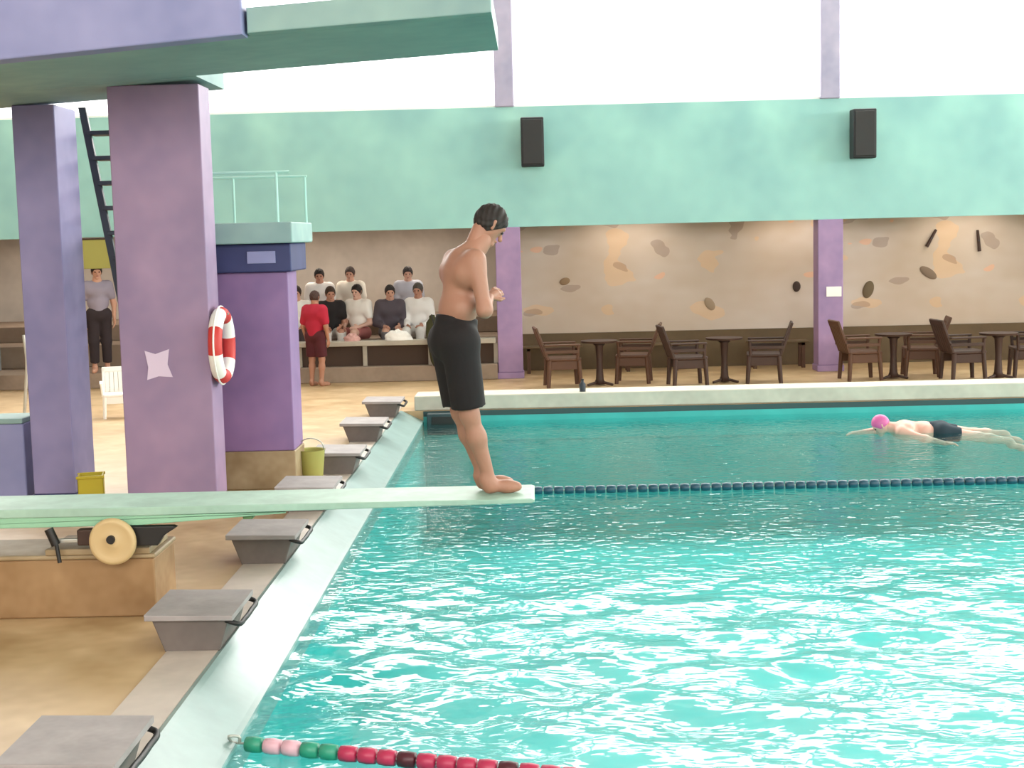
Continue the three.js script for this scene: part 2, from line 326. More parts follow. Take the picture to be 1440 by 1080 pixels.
// ------------------------------------------------------------------ starting blocks
const blockLabels = [
  'grey starting block nearest the camera, cut off by the picture edge', 'grey starting block just in front of the springboard', 'grey starting block just behind the springboard, near the plinth',
  'grey starting block behind the board, beside the olive bucket', 'third grey starting block from the far end of the pool', 'second grey starting block from the far end of the pool', 'grey starting block farthest away, at the pool corner'];
[-5.52, -7.78, -9.92, -11.85, -13.75, -15.95, -18.08].forEach((z, i) => {
  const t = thing('starting_block', blockLabels[i], 'starting block', [-1.98, 0, z - 0.3], 0, 'starting blocks along the pool side');
  obj('body', uvMetres(extrude([[-0.15, 0], [0.16, 0], [0.22, 0.19], [-0.22, 0.19]], 0.52, 0.008).translate(0, 0, -0.26)), M.block, t);
  obj('top_plate', uvMetres(extrude([[-0.25, 0.19], [0.25, 0.185], [0.25, 0.215], [-0.25, 0.225]], 0.6, 0.006).translate(0, 0, -0.3)), M.blockTop, t);
  obj('grip', tube([[0.2, 0.18, 0.26], [0.27, 0.155, 0.25], [0.275, 0.14, 0.1], [0.275, 0.14, -0.1], [0.27, 0.155, -0.25], [0.2, 0.18, -0.26]], 0.015, 40), M.black, t, 'black backstroke grip');
});

// ------------------------------------------------------------------ lane ropes
function laneRope(z, x1, color, label, turn = 0) {
  const t = thing('lane_rope', label, 'lane rope', [PX0, WATER, z], turn);
  obj('cable', bar([-0.02, 0.02, 0], [x1 - PX0, 0.02, 0], 0.006), M.steel, t);
  const g = new THREE.LatheGeometry([[0.008, -0.045], [0.036, -0.04], [0.04, 0], [0.036, 0.04], [0.008, 0.045]].map(p => new THREE.Vector2(...p)), 12); g.rotateZ(Math.PI / 2); g.translate(0, 0.02, 0);
  for (let i = 0; i < Math.round((x1 - PX0) / 0.1); i++) { const m = obj('float', g, color(i), t); m.position.x = 0.1 + i * 0.1; }
  obj('anchor_hook', tube([[-0.02, 0.02, 0], [-0.02, 0.06, 0.03], [0.02, 0.05, 0], [0.02, 0.02, 0]], 0.008, 16), M.steel, t);
}
const ropeRed = mat(0xb02a4e, { roughness: 0.4 }), ropeDark = mat(0x4a1420, { roughness: 0.4 }), ropeGreen = mat(0x2f8f72, { roughness: 0.4 }), ropeBlue = mat(0x1f4a5c, { roughness: 0.4 }), ropePink = mat(0xd9a9b4, { roughness: 0.4 });
laneRope(-6.70, 1.4, i => i < 1 ? ropeGreen : i < 3 ? ropePink : i < 5 ? ropeGreen : (i % 5 === 3 ? ropeDark : ropeRed), 'red lane rope in the water nearest the camera', -0.3);
laneRope(-13.4, 10, i => ropeBlue, 'dark blue lane rope crossing the water beyond the springboard');

// ------------------------------------------------------------------ people: a distance field meshed by surface nets
function surfaceNets(f, lo, hi, cell) {
  const n = [0, 1, 2].map(k => Math.ceil((hi[k] - lo[k]) / cell) + 1), [nx, ny, nz] = n, D = new Float32Array(nx * ny * nz);
  for (let k = 0, q = 0; k < nz; k++) for (let j = 0; j < ny; j++) for (let i = 0; i < nx; i++) D[q++] = f(lo[0] + i * cell, lo[1] + j * cell, lo[2] + k * cell);
  const at = (i, j, k) => i + nx * (j + ny * k), id = new Int32Array(nx * ny * nz).fill(-1), pos = [], idx = [];
  const C = [[0, 0, 0], [1, 0, 0], [0, 1, 0], [1, 1, 0], [0, 0, 1], [1, 0, 1], [0, 1, 1], [1, 1, 1]], E = [[0, 1], [2, 3], [4, 5], [6, 7], [0, 2], [1, 3], [4, 6], [5, 7], [0, 4], [1, 5], [2, 6], [3, 7]];
  for (let k = 0; k < nz - 1; k++) for (let j = 0; j < ny - 1; j++) for (let i = 0; i < nx - 1; i++) {
    const v = C.map(c => D[at(i + c[0], j + c[1], k + c[2])]); let neg = 0; for (const d of v) if (d < 0) neg++;
    if (!neg || neg === 8) continue;
    let s = [0, 0, 0], m = 0;
    for (const [a, b] of E) if ((v[a] < 0) !== (v[b] < 0)) { const t = v[a] / (v[a] - v[b]); for (let c = 0; c < 3; c++) s[c] += C[a][c] + t * (C[b][c] - C[a][c]); m++; }
    id[at(i, j, k)] = pos.length / 3; pos.push(lo[0] + (i + s[0] / m) * cell, lo[1] + (j + s[1] / m) * cell, lo[2] + (k + s[2] / m) * cell);
  }
  const quad = (a, b, c, d, flip) => { if (a < 0 || b < 0 || c < 0 || d < 0) return; if (flip) idx.push(a, c, b, a, d, c); else idx.push(a, b, c, a, c, d); };
  for (let k = 1; k < nz - 1; k++) for (let j = 1; j < ny - 1; j++) for (let i = 1; i < nx - 1; i++) {
    const a = D[at(i, j, k)] < 0;
    if (a !== (D[at(i + 1, j, k)] < 0)) quad(id[at(i, j - 1, k - 1)], id[at(i, j, k - 1)], id[at(i, j, k)], id[at(i, j - 1, k)], !a);
    if (a !== (D[at(i, j + 1, k)] < 0)) quad(id[at(i - 1, j, k - 1)], id[at(i - 1, j, k)], id[at(i, j, k)], id[at(i, j, k - 1)], !a);
    if (a !== (D[at(i, j, k + 1)] < 0)) quad(id[at(i - 1, j - 1, k)], id[at(i, j - 1, k)], id[at(i, j, k)], id[at(i - 1, j, k)], !a);
  }
  const g = new THREE.BufferGeometry(); g.setAttribute('position', new THREE.Float32BufferAttribute(pos, 3)); g.setIndex(idx); g.computeVertexNormals(); return g;
}
const smin = (a, b, k) => { const h = Math.max(k - Math.abs(a - b), 0) / k; return Math.min(a, b) - h * h * k * 0.25; };
function cap(p, [ax, ay, az], [bx, by, bz], ra, rb) {
  const dx = bx - ax, dy = by - ay, dz = bz - az, x = p[0] - ax, y = p[1] - ay, z = p[2] - az, l = dx * dx + dy * dy + dz * dz || 1e-9;
  const t = Math.max(0, Math.min(1, (x * dx + y * dy + z * dz) / l)); return Math.hypot(x - t * dx, y - t * dy, z - t * dz) - (ra + t * (rb - ra));
}
const add = (a, b, s = 1) => [a[0] + b[0] * s, a[1] + b[1] * s, a[2] + b[2] * s], sub = (a, b) => add(a, b, -1), dot = (a, b) => a[0] * b[0] + a[1] * b[1] + a[2] * b[2];
const unit = a => { const l = Math.hypot(...a) || 1; return [a[0] / l, a[1] / l, a[2] / l]; }, cross = (a, b) => [a[1] * b[2] - a[2] * b[1], a[2] * b[0] - a[0] * b[2], a[0] * b[1] - a[1] * b[0]], lerp = (a, b, t) => add(a, sub(b, a), t);
function field(bones, k, grow = 0) { return p => { let d = 9; for (const [a, b, ra, rb] of bones) d = smin(d, cap(p, a, b, ra + grow, rb + grow), k); return d; }; }
function bounds(bones, pad) {
  const lo = [9, 9, 9].map(x => x * 9), hi = lo.map(x => -x);
  for (const [a, b, ra, rb] of bones) for (const [q, r] of [[a, ra], [b, rb]]) for (let c = 0; c < 3; c++) { lo[c] = Math.min(lo[c], q[c] - r - pad); hi[c] = Math.max(hi[c], q[c] + r + pad); }
  return [lo, hi];
}
const net = (fn, [lo, hi], cell) => surfaceNets((x, y, z) => fn([x, y, z]), lo, hi, cell);
// pose: local axes, facing +x, y up, right hand towards +z
function person(spec) {
  const { label, category = 'person', at, turn = 0, pose: q, cell = 0.02, skin, group } = spec;
  const t = thing('person', label, category, at, turn, group), S = spec.scale ?? 1; t.scale.setScalar(S);
  const R = [0, 0, 1], chest = q.chest, hip = q.hip, up = unit(sub(chest, hip)), mid = lerp(hip, chest, 0.48), f = q.fwd ?? unit(cross(up, R));
  const bones = [
    [add(hip, R, -0.08), add(hip, R, 0.08), 0.105, 0.105], [add(mid, R, -0.065), add(mid, R, 0.065), 0.095, 0.095],
    [add(chest, R, -0.10), add(chest, R, 0.10), 0.11, 0.11], [lerp(hip, mid, 0.5), mid, 0.11, 0.10], [mid, chest, 0.10, 0.115],
    [add(add(chest, up, 0.08), R, -0.15), add(add(chest, up, 0.08), R, 0.15), 0.062, 0.062], [add(chest, up, 0.08), lerp(chest, q.head, 0.62), 0.085, 0.06], [lerp(chest, q.head, 0.55), q.head, 0.055, 0.05]];
  const armBones = [], legBones = [], foot = [], hands = [];
  for (const s of [-1, 1]) {
    const A = s < 0 ? q.armL : q.armR, L = s < 0 ? q.legL : q.legR, sh = add(add(chest, up, 0.075), R, 0.18 * s);
    armBones.push([sh, A[0], 0.056, 0.041], [A[0], A[1], 0.041, 0.028]);
    const hj = add(hip, R, 0.092 * s);
    legBones.push([hj, L[0], 0.088, 0.056], [L[0], lerp(L[0], L[1], 0.35), 0.053, 0.056], [lerp(L[0], L[1], 0.35), L[1], 0.055, 0.037]);
    const td = unit(L[2]), side = cross(td, [0, 1, 0]);
    foot.push([add(L[1], [0, -0.045, 0]), add(add(L[1], td, 0.13), [0, -0.05, 0]), 0.036, 0.03], [add(L[1], td, -0.035), add(L[1], [0, -0.04, 0]), 0.03, 0.036], [add(add(L[1], td, 0.1), [0, -0.052, 0]), add(add(L[1], td, 0.185), [0, -0.058, 0]), 0.03, 0.02], [add(add(add(L[1], td, 0.12), side, 0.02), [0, -0.055, 0]), add(add(add(L[1], td, 0.175), side, 0.025), [0, -0.058, 0]), 0.022, 0.018]);
    // hand: palm, four fingers of different length with a bend, a thumb from the side of the palm
    const hd = unit(A[2] ?? sub(A[1], A[0])), pn = unit(A[3] ?? [0, 0, -s]), w = unit(cross(hd, pn)), pal = add(A[1], hd, 0.075), hb = [];
    hb.push([A[1], pal, 0.026, 0.022]);
    for (let i = 0; i < 4; i++) {
      const o = (i - 1.5) * 0.019, root = add(add(A[1], hd, 0.085 - Math.abs(i - 1.3) * 0.004), w, o), len = [0.068, 0.078, 0.073, 0.056][i];
      hb.push([add(add(A[1], hd, 0.02), w, o * 0.6), root, 0.014, 0.012]);
      const k1 = add(add(root, hd, len * 0.5), pn, len * 0.12), k2 = add(add(k1, hd, len * 0.42), pn, len * 0.3);
      hb.push([root, k1, 0.0105, 0.0095], [k1, k2, 0.0095, 0.0075]);
    }
    const tb = add(add(A[1], hd, 0.025), w, -0.022), tm = add(add(tb, hd, 0.03), w, -0.028); hb.push([tb, tm, 0.014, 0.012], [tm, add(add(tm, hd, 0.032), w, -0.008), 0.012, 0.009]);
    hands.push(hb);
  }
  const body = [...bones, ...armBones, ...legBones, ...foot], fn = field(body, 0.045), geos = [net(fn, bounds(body, 0.05), cell)];
  for (const hb of hands) geos.push(net(field(hb, 0.007), bounds(hb, 0.02), Math.min(cell * 0.5, 0.006)));
  // head with a face
  const h = q.head, hf = unit(q.face), hr = unit(cross(hf, q.headUp ?? [0, 1, 0])), hu = cross(hr, hf), P = (a, b, c) => add(add(add(h, hf, a), hu, b), hr, c);
  const headF = p => {
    const v = sub(p, h), a = dot(v, hf), b = dot(v, hu), c = dot(v, hr), e = Math.hypot((a + 0.008) / 0.098, (b - 0.02) / 0.102, c / 0.077);
    let d = (e - 1) * 0.08;
    d = smin(d, cap(p, P(0.02, -0.05, 0), P(0.062, -0.083, 0), 0.052, 0.032), 0.03);
    d = smin(d, cap(p, P(0.086, 0.012, 0), P(0.108, -0.025, 0), 0.008, 0.014), 0.012);
    d = smin(d, cap(p, P(0.078, 0.03, -0.035), P(0.078, 0.03, 0.035), 0.012, 0.012), 0.015);
    for (const s of [-1, 1]) { d = smin(d, cap(p, P(-0.008, 0.02, 0.078 * s), P(0.002, -0.022, 0.076 * s), 0.014, 0.01), 0.008); d = -smin(-d, cap(p, P(0.096, 0.008, 0.03 * s), P(0.096, 0.008, 0.034 * s), 0.013, 0.013), 0.008); }
    d = smin(d, cap(p, P(0.088, -0.055, -0.016), P(0.088, -0.055, 0.016), 0.008, 0.008), 0.006);
    d = smin(d, cap(p, add(P(-0.03, -0.06, 0), [0, 0, 0]), lerp(P(-0.03, -0.06, 0), chest, 0.45), 0.054, 0.056), 0.02);
    return d;
  };
  const hb = [[h, h, 0.15, 0.15]];
  geos.push(net(headF, bounds(hb, 0.02), Math.min(cell * 0.5, 0.008)));
  const mesh = obj('body', geos.map(g => g.toNonIndexed()), mat(skin, { roughness: 0.55 }), t);
  for (const s of [-1, 1]) { const e = new THREE.SphereGeometry(0.011, 10, 8); e.translate(...P(0.081, 0.008, 0.032 * s)); obj('eye', e, M.eye ?? (M.eye = mat(0x1b1410, { roughness: 0.2 })), t); }
  { const l = new THREE.SphereGeometry(1, 12, 8); l.scale(0.006, 0.006, 0.02); l.applyMatrix4(new THREE.Matrix4().makeBasis(V(...hf), V(...hu), V(...hr))); l.translate(...P(0.094, -0.055, 0)); obj('mouth', l, M.lips ?? (M.lips = mat(0x8c4a44, { roughness: 0.5 })), t); }
  if (spec.hair !== undefined) {
    const cut = unit(add(hf, hu, -0.9));
    const hairF = p => { const v = sub(p, h), a = dot(v, hf), b = dot(v, hu), c = dot(v, hr), e = (Math.hypot((a + 0.012) / 0.108, (b - 0.026) / 0.112, c / 0.088) - 1) * 0.09 - 0.004 * Math.sin(a * 130) * Math.sin(c * 140 + b * 90); return Math.max(e, dot(v, cut) - 0.028, -(b + (spec.hairLong ?? 0.045))); };
    obj('hair', net(hairF, bounds(hb, 0.02), Math.min(cell * 0.5, 0.008)), mat(spec.hair, { roughness: 0.7 }), t);
  }
  if (spec.cap !== undefined) {
    const capF = p => { const v = sub(p, h), a = dot(v, hf), b = dot(v, hu), c = dot(v, hr), e = (Math.hypot((a + 0.01) / 0.108, (b - 0.022) / 0.112, c / 0.088) - 1) * 0.09; return Math.max(e, dot(v, unit(add(hf, hu, -0.8))) - 0.035, -(b + 0.02)); };
    obj('swim_cap', net(capF, bounds(hb, 0.02), 0.008), mat(spec.cap, { roughness: 0.4 }), t);
  }
  if (spec.bottom) {
    const { color, to = 0.85, loose = 0.022 } = spec.bottom, cb = [bones[0], [hip, lerp(hip, mid, 0.6), 0.118, 0.105]];
    for (const s of [-1, 1]) {
      const L = s < 0 ? q.legL : q.legR, hj = add(hip, R, 0.092 * s);
      if (to <= 1) cb.push([hj, lerp(hj, L[0], to), 0.09, 0.09 - 0.03 * to * (loose > 0.02 ? 0.35 : 1)]); else cb.push([hj, L[0], 0.09, 0.062], [L[0], lerp(L[0], L[1], to - 1), 0.062, 0.05]);
    }
    const cf = field(cb, 0.03, loose), hems = [-1, 1].map(s => { const L = s < 0 ? q.legL : q.legR, hj = add(hip, R, 0.092 * s); return to <= 1 ? [lerp(hj, L[0], to), unit(sub(L[0], hj)), hj] : [lerp(L[0], L[1], to - 1), unit(sub(L[1], L[0])), L[0]]; });
    const waist = lerp(hip, mid, 0.75);
    obj(to > 1 ? 'trousers' : 'shorts', net(p => { let d = cf(p); for (const [e, n] of hems) { const v = sub(p, e); if (Math.hypot(...v) < 0.2) d = Math.max(d, dot(v, n)); } return Math.max(d, dot(sub(p, waist), up)); }, bounds(cb, 0.06), cell), mat(color, { roughness: 0.85 }), t);
  }
  if (spec.top) {
    const { color, sleeve = 0.6, loose = 0.014 } = spec.top, cb = bones.slice(1, 6).concat([[lerp(hip, mid, 0.1), mid, 0.115, 0.1]]);
    cb.push([add(chest, up, 0.08), add(chest, up, 0.1), 0.075, 0.07]);
    for (const s of [-1, 1]) { const A = s < 0 ? q.armL : q.armR, sh = add(add(chest, up, 0.075), R, 0.18 * s); if (sleeve <= 1) cb.push([sh, lerp(sh, A[0], sleeve), 0.058, 0.05]); else cb.push([sh, A[0], 0.058, 0.046], [A[0], lerp(A[0], A[1], sleeve - 1), 0.046, 0.036]); }
    obj('shirt', net(field(cb, 0.04, loose), bounds(cb, 0.12), cell), mat(color, { roughness: 0.9 }), t);
  }
  return t;
}
const SKIN = 0xa27560;
{ // the diver: knees bent back, bowed over the water. Local axes are turned 25 degrees away from the camera
  const A = rad(25), c = Math.cos(A), loc = (X, y, side = 0) => [X * c, y, X * Math.sin(A) + side];   // keeps the silhouette of the side view
  const L = (X, y, s) => { const k = X / c; return [k, y, s]; };
  person({
    label: 'bare-chested diver in black shorts standing at the springboard tip', at: [-0.33, 0.706, -8.8], turn: A, cell: 0.0105, skin: SKIN, hair: 0x1d1511, hairLong: 0.055,
    pose: {
      hip: L(-0.165, 0.955, 0), chest: L(-0.10, 1.375, 0), head: L(0.07, 1.655, 0), face: [0.72, -0.62, 0.05], headUp: [0.6, 0.8, 0],
      armR: [L(-0.07, 1.15, 0.25), L(0.02, 1.22, 0.10), [0.75, 0.3, -0.45], [-0.2, -0.6, -0.7]], armL: [L(-0.05, 1.15, -0.27), L(0.02, 1.20, -0.16), [0.8, 0.2, 0.3], [0, -0.6, 0.8]],
      legR: [L(-0.115, 0.505, 0.085), L(0.0, 0.088, 0.075), [1, 0, 0.08]], legL: [L(-0.105, 0.505, -0.085), L(0.02, 0.088, -0.075), [1, 0, -0.08]],
    },
    bottom: { color: 0x120b0d, to: 0.9, loose: 0.026 },
  });
}
{ // swimmer stretched along the surface beyond the rope
  person({
    label: 'swimmer in a pink cap and dark trunks floating near the far end', at: [4.62, WATER + 0.02, -16.9], turn: Math.PI - 0.05, cell: 0.014, skin: 0xd9a898, cap: 0xd0609c,
    pose: {
      hip: [-0.2, -0.02, 0], chest: [0.22, 0.0, 0], fwd: [0, -1, 0], head: [0.50, 0.06, 0], face: [0.8, -0.6, 0], headUp: [0.6, 0.8, 0],
      armR: [[0.48, -0.03, 0.26], [0.72, -0.05, 0.2], [1, 0, 0], [0, -1, 0]], armL: [[0.05, -0.06, -0.32], [-0.18, -0.12, -0.3], [-1, 0, 0], [0, -1, 0]],
      legR: [[-0.62, -0.06, 0.1], [-1.0, -0.08, 0.1], [-1, -0.2, 0]], legL: [[-0.62, -0.08, -0.1], [-1.0, -0.14, -0.1], [-1, -0.2, 0]],
    },
    bottom: { color: 0x20313c, to: 0.5, loose: 0.012 },
  });
}
const standing = (o = {}) => ({
  hip: [0, 0.93, 0], chest: [0.0, 1.33, 0], head: [0.03, 1.62, 0], face: [1, -0.08, 0],
  armR: [[-0.02, 1.1, 0.25], [0.05, 0.86, 0.24]], armL: [[-0.02, 1.1, -0.25], [0.05, 0.86, -0.24]],
  legR: [[0.03, 0.5, 0.1], [0, 0.085, 0.1], [1, 0, 0.15]], legL: [[0.01, 0.5, -0.1], [-0.02, 0.085, -0.1], [1, 0, -0.15]], ...o });
const seated = (o = {}) => ({
  hip: [0, 0.10, 0], chest: [0.03, 0.51, 0], head: [0.07, 0.79, 0], face: [1, -0.1, 0],
  armR: [[0.08, 0.27, 0.24], [0.28, 0.22, 0.14]], armL: [[0.08, 0.27, -0.24], [0.28, 0.22, -0.14]],
  legR: [[0.42, 0.13, 0.12], [0.44, -0.27, 0.12], [1, 0, 0.1]], legL: [[0.42, 0.13, -0.12], [0.42, -0.27, -0.12], [1, 0, -0.1]], ...o });
const FACE = -Math.PI / 2;                                               // facing the pool, towards the camera
person({ label: 'person in a red shirt and dark red shorts standing by the barrier', at: [-3.45, 0, -22.35], turn: FACE + 2.7, scale: 0.86, cell: 0.017, skin: 0xa97860, hair: 0x3a2018, pose: standing(), top: { color: 0xa81c34, sleeve: 0.7, loose: 0.03 }, bottom: { color: 0x4a141c, to: 0.9, loose: 0.024 } });

// ------------------------------------------------------------------ spectators' stand
struct('floor_stand', box(-14, -0.6, 0, 0.25, -26.8, -22.75, 0.015), M.step);
struct('floor_tier', box(-14, -0.6, 0.25, 0.62, -26.8, -23.95, 0.015), M.step);
struct('floor_upper_tier', box(-14, -0.6, 0.62, 0.9, -26.8, -24.95, 0.015), M.step);
{
  const t = thing('barrier', 'long low barrier with a pale top rail over dark panels', 'barrier', [0, 0.25, -22.95]);
  obj('top_rail', box(-4.9, -0.62, 0.33, 0.41, -0.14, 0.14, 0.012), M.slabLight, t);
  for (let i = 0; i < 4; i++) obj('panel', box(-4.85 + i * 1.07, -3.84 + i * 1.07, 0.0, 0.33, -0.03, 0.0), M.darkPanel, t);
  for (let i = 0; i < 5; i++) obj('post', box(-4.9 + i * 1.06, -4.83 + i * 1.06, 0, 0.33, -0.05, 0.06, 0.006), M.slabLight, t);
}
const seats = [
  [-4.0, 0, 'spectator in a white shirt seated close beside the red-shirted person', 0xf0ece6, 0x443a3a, 0x2a1c16, 0.0],
  [-3.46, 0, 'spectator in a black vest seated just beyond the red-shirted person', 0x231f20, 0xd8d2cc, 0x3b2a20, 0.3],
  [-2.95, 0, 'spectator in a white shirt and dull pink shorts behind the barrier', 0xf1ebe4, 0xa2605c, 0x1c1412, -0.4],
  [-2.44, 0, 'spectator in a charcoal jacket with long sleeves behind the barrier', 0x544c54, 0x6b6668, 0x2c2222, 0.2],
  [-1.93, 0, 'spectator in a bright white jacket in the front row, nearest the diver', 0xf6f4f2, 0xe4e0dc, 0x55504c, -0.2],
  [-2.2, 1, 'spectator in a pale grey shirt seated in the upper row, nearest the diver', 0xc4c6d2, 0xe6dfd8, 0x2b2528, 0.1],
  [-3.2, 1, 'spectator in a cream shirt seated in the middle of the upper row', 0xe4ded2, 0x8a7a70, 0x3a2c28, -0.1],
  [-3.75, 1, 'spectator in a white vest in the upper row, above the red-shirted person', 0xf2f0ee, 0x5a5450, 0x1f1a18, 0.1]];
seats.forEach(([x, row, label, top, bot, hair, turn], i) => person({
  label, at: [x, row ? 0.90 : 0.62, row ? -25.05 : -24.05], turn: FACE + turn, cell: 0.021, skin: [0xc99a84, 0xb88670, 0xd0a592][i % 3], hair, group: 'spectators seated behind the barrier',
  pose: seated(i % 2 ? { chest: [0.1, 0.5, 0], head: [0.17, 0.77, 0] } : {}), top: { color: top, sleeve: i === 3 || i === 4 ? 1.9 : 0.6, loose: 0.022 }, bottom: { color: bot, to: i === 2 ? 0.8 : 1.8, loose: 0.014 } }));
person({ label: 'dark-haired person in black standing seen between the two tall pillars', at: [-7.05, 0.25, -22.95], turn: FACE + 0.4, cell: 0.021, skin: 0xc0917a, hair: 0x1b1414, pose: standing(), top: { color: 0x8f8796, sleeve: 0.6 }, bottom: { color: 0x2a2024, to: 1.85 } });
person({ label: 'person in dark grey clothes standing at the left picture edge', at: [-8.72, 0.0, -22.35], turn: FACE - 0.5, cell: 0.021, skin: 0xc0917a, hair: 0x161414, pose: standing(), top: { color: 0x3f444c, sleeve: 1.8 }, bottom: { color: 0x30343a, to: 1.85 } });
{ // tall dark sports bag leaning at the barrier
  const t = thing('sports_bag', 'tall dark olive sports bag leaning on the barrier behind the diver', 'bag', [-1.5, 0.25, -22.66]);
  const g = new THREE.LatheGeometry([[0, 0], [0.12, 0.01], [0.15, 0.1], [0.15, 0.55], [0.11, 0.72], [0.05, 0.78], [0.045, 0.82], [0, 0.83]].map(p => new THREE.Vector2(...p)), 24); g.scale(1, 1, 0.5); g.rotateZ(0.16); g.rotateX(-0.06);
  obj('bag_body', g, M.olive, t); obj('carry_strap', tube([[-0.02, 0.15, 0.09], [-0.05, 0.4, 0.13], [-0.1, 0.7, 0.06], [-0.13, 0.82, -0.03]], 0.012, 24), M.black, t);
}
{ // white towels and bags heaped on the rail
  const heap = (x, w, label, m, h) => {
    const g = new THREE.SphereGeometry(1, 28, 16, 0, Math.PI * 2, 0, Math.PI / 2), p = g.attributes.position;
    for (let i = 0; i < p.count; i++) { const k = 1 + 0.22 * noise.noise(p.getX(i) * 2.3 + x, p.getY(i) * 2.3, p.getZ(i) * 2.3) + 0.08 * Math.sin(p.getX(i) * 14 + p.getZ(i) * 9); p.setXYZ(i, p.getX(i) * w * k, p.getY(i) * h * k, p.getZ(i) * 0.12 * k); }
    g.computeVertexNormals(); const t = thing('towel', label, 'towel', [x, 0.658, -22.95]); obj('folded_cloth', g, m, t);
  };
  heap(-2.2, 0.22, 'crumpled white towel heaped on the barrier rail', M.white, 0.16);
  heap(-2.95, 0.13, 'small dull pink towel lying on the barrier rail', mat(0xc79a92, { roughness: 0.9 }), 0.12);
}
{
  const b = thing('banner', 'dark orange banner hanging under the teal band at the left edge', 'banner', [-9.15, 1.82, -22.75]);
  obj('cloth', box(-0.55, 0.42, 0.0, 0.58, 0, 0.012, 0.004), M.orange, b); obj('hanging_bar', bar([-0.56, 0.59, 0.006], [0.44, 0.59, 0.006], 0.015), M.darkBrown, b);
  const s = thing('banner', 'yellow-green banner hanging between the two tall pillars', 'banner', [-7.02, 1.93, -22.75]);
  obj('cloth', box(-0.16, 0.3, 0, 0.46, 0, 0.012, 0.004), M.oliveLight, s); obj('hanging_bar', bar([-0.18, 0.47, 0.006], [0.32, 0.47, 0.006], 0.015), M.darkBrown, s);
  const l = thing('locker', 'grey metal locker at the left picture edge', 'locker', [-9.35, 0.25, -23.4]);
  obj('carcass', box(-0.4, 0.4, 0, 1.1, -0.25, 0.23, 0.01), mat(0x8f949a, { roughness: 0.5 }), l); for (const x of [-0.2, 0.2]) { const d = obj('locker_door', box(x - 0.18, x + 0.18, 0.04, 1.06, 0.23, 0.25, 0.006), mat(0x9aa0a6, { roughness: 0.5 }), l); obj('door_handle', box(x + 0.1, x + 0.12, 0.5, 0.6, 0.25, 0.275, 0.004), M.black, d); }
  const p = thing('pole', 'pale grey pole standing left of the blue-violet pillar', 'pole', [-6.72, 0, -18.6]);
  obj('shaft', tube([[-0.06, 0.02, 0], [-0.02, 0.4, 0], [0.02, 0.8, 0], [0.0, 1.15, 0]], 0.022, 24), M.steel, p); obj('pole_foot', bar([-0.06, 0, 0], [-0.06, 0.03, 0], 0.12, 0.1, 24), M.steel, p);
}

// ------------------------------------------------------------------ furniture on the far deck
function patioChair(label, at, turn, m, group, scale = 1) {
  const t = thing('patio_chair', label, 'chair', at, turn, group); t.scale.setScalar(scale);
  const back = rad(20);                                                  // faces +x
  obj('seat', box(-0.24, 0.26, 0.40, 0.45, -0.25, 0.25, 0.02), m, t);
  const frame = new THREE.Group();
  const bk = obj('backrest', [box(-0.02, 0.02, 0, 0.5, -0.25, -0.20, 0.012), box(-0.02, 0.02, 0, 0.5, 0.20, 0.25, 0.012), box(-0.02, 0.02, 0.42, 0.52, -0.25, 0.25, 0.015), ...[0, 1, 2, 3, 4].map(i => box(-0.012, 0.012, 0.02, 0.45, -0.16 + i * 0.08 - 0.037, -0.16 + i * 0.08 + 0.037, 0.008))], m, t);
  bk.position.set(-0.24, 0.42, 0); bk.rotation.z = back;
  for (const [x, z] of [[0.22, 0.22], [0.22, -0.22], [-0.22, 0.22], [-0.22, -0.22]]) obj('leg', bar([x * 1.12, 0, z * 1.08], [x, 0.41, z], 0.03, 0.036), m, t);
  obj('apron', [box(-0.22, 0.24, 0.27, 0.40, 0.2, 0.235, 0.008), box(-0.22, 0.24, 0.27, 0.40, -0.235, -0.2, 0.008), box(0.205, 0.24, 0.27, 0.4, -0.22, 0.22, 0.008)], m, t);
  for (const s of [-1, 1]) obj('armrest', [box(-0.3, 0.24, 0.63, 0.66, s * 0.27 - 0.03, s * 0.27 + 0.03, 0.012), bar([0.2, 0.42, s * 0.25], [0.21, 0.64, s * 0.27], 0.024), box(-0.3, 0.2, 0.52, 0.57, s * 0.27 - 0.015, s * 0.27 + 0.015, 0.006)], m, t);
  return t;
}
function patioTable(label, at, m) {
  const t = thing('patio_table', label, 'table', at, 0, 'brown round tables on the far deck');
  const top = new THREE.CylinderGeometry(0.28, 0.27, 0.03, 40); top.translate(0, 0.67, 0); obj('tabletop', top, m, t);
  obj('pedestal', new THREE.LatheGeometry([[0.0, 0.02], [0.09, 0.02], [0.06, 0.1], [0.045, 0.35], [0.06, 0.6], [0.12, 0.655], [0, 0.656]].map(p => new THREE.Vector2(...p)), 24), m, t);
  for (let k = 0; k < 3; k++) { const a = k * 2.094 + 0.5; obj('foot', bar([0.05 * Math.cos(a), 0.05, 0.05 * Math.sin(a)], [0.22 * Math.cos(a), 0.018, 0.22 * Math.sin(a)], 0.024, 0.018), m, t); }
}
const sets = [[0.42, 0.98, 1.52, 'at the table nearest the diver'], [2.28, 2.87, 3.46, 'at the table second from the diver'], [4.92, 5.42, 5.92, 'at the table just beyond the white notice'], [6.36, 6.9, 7.44, 'at the table farthest from the diver']];
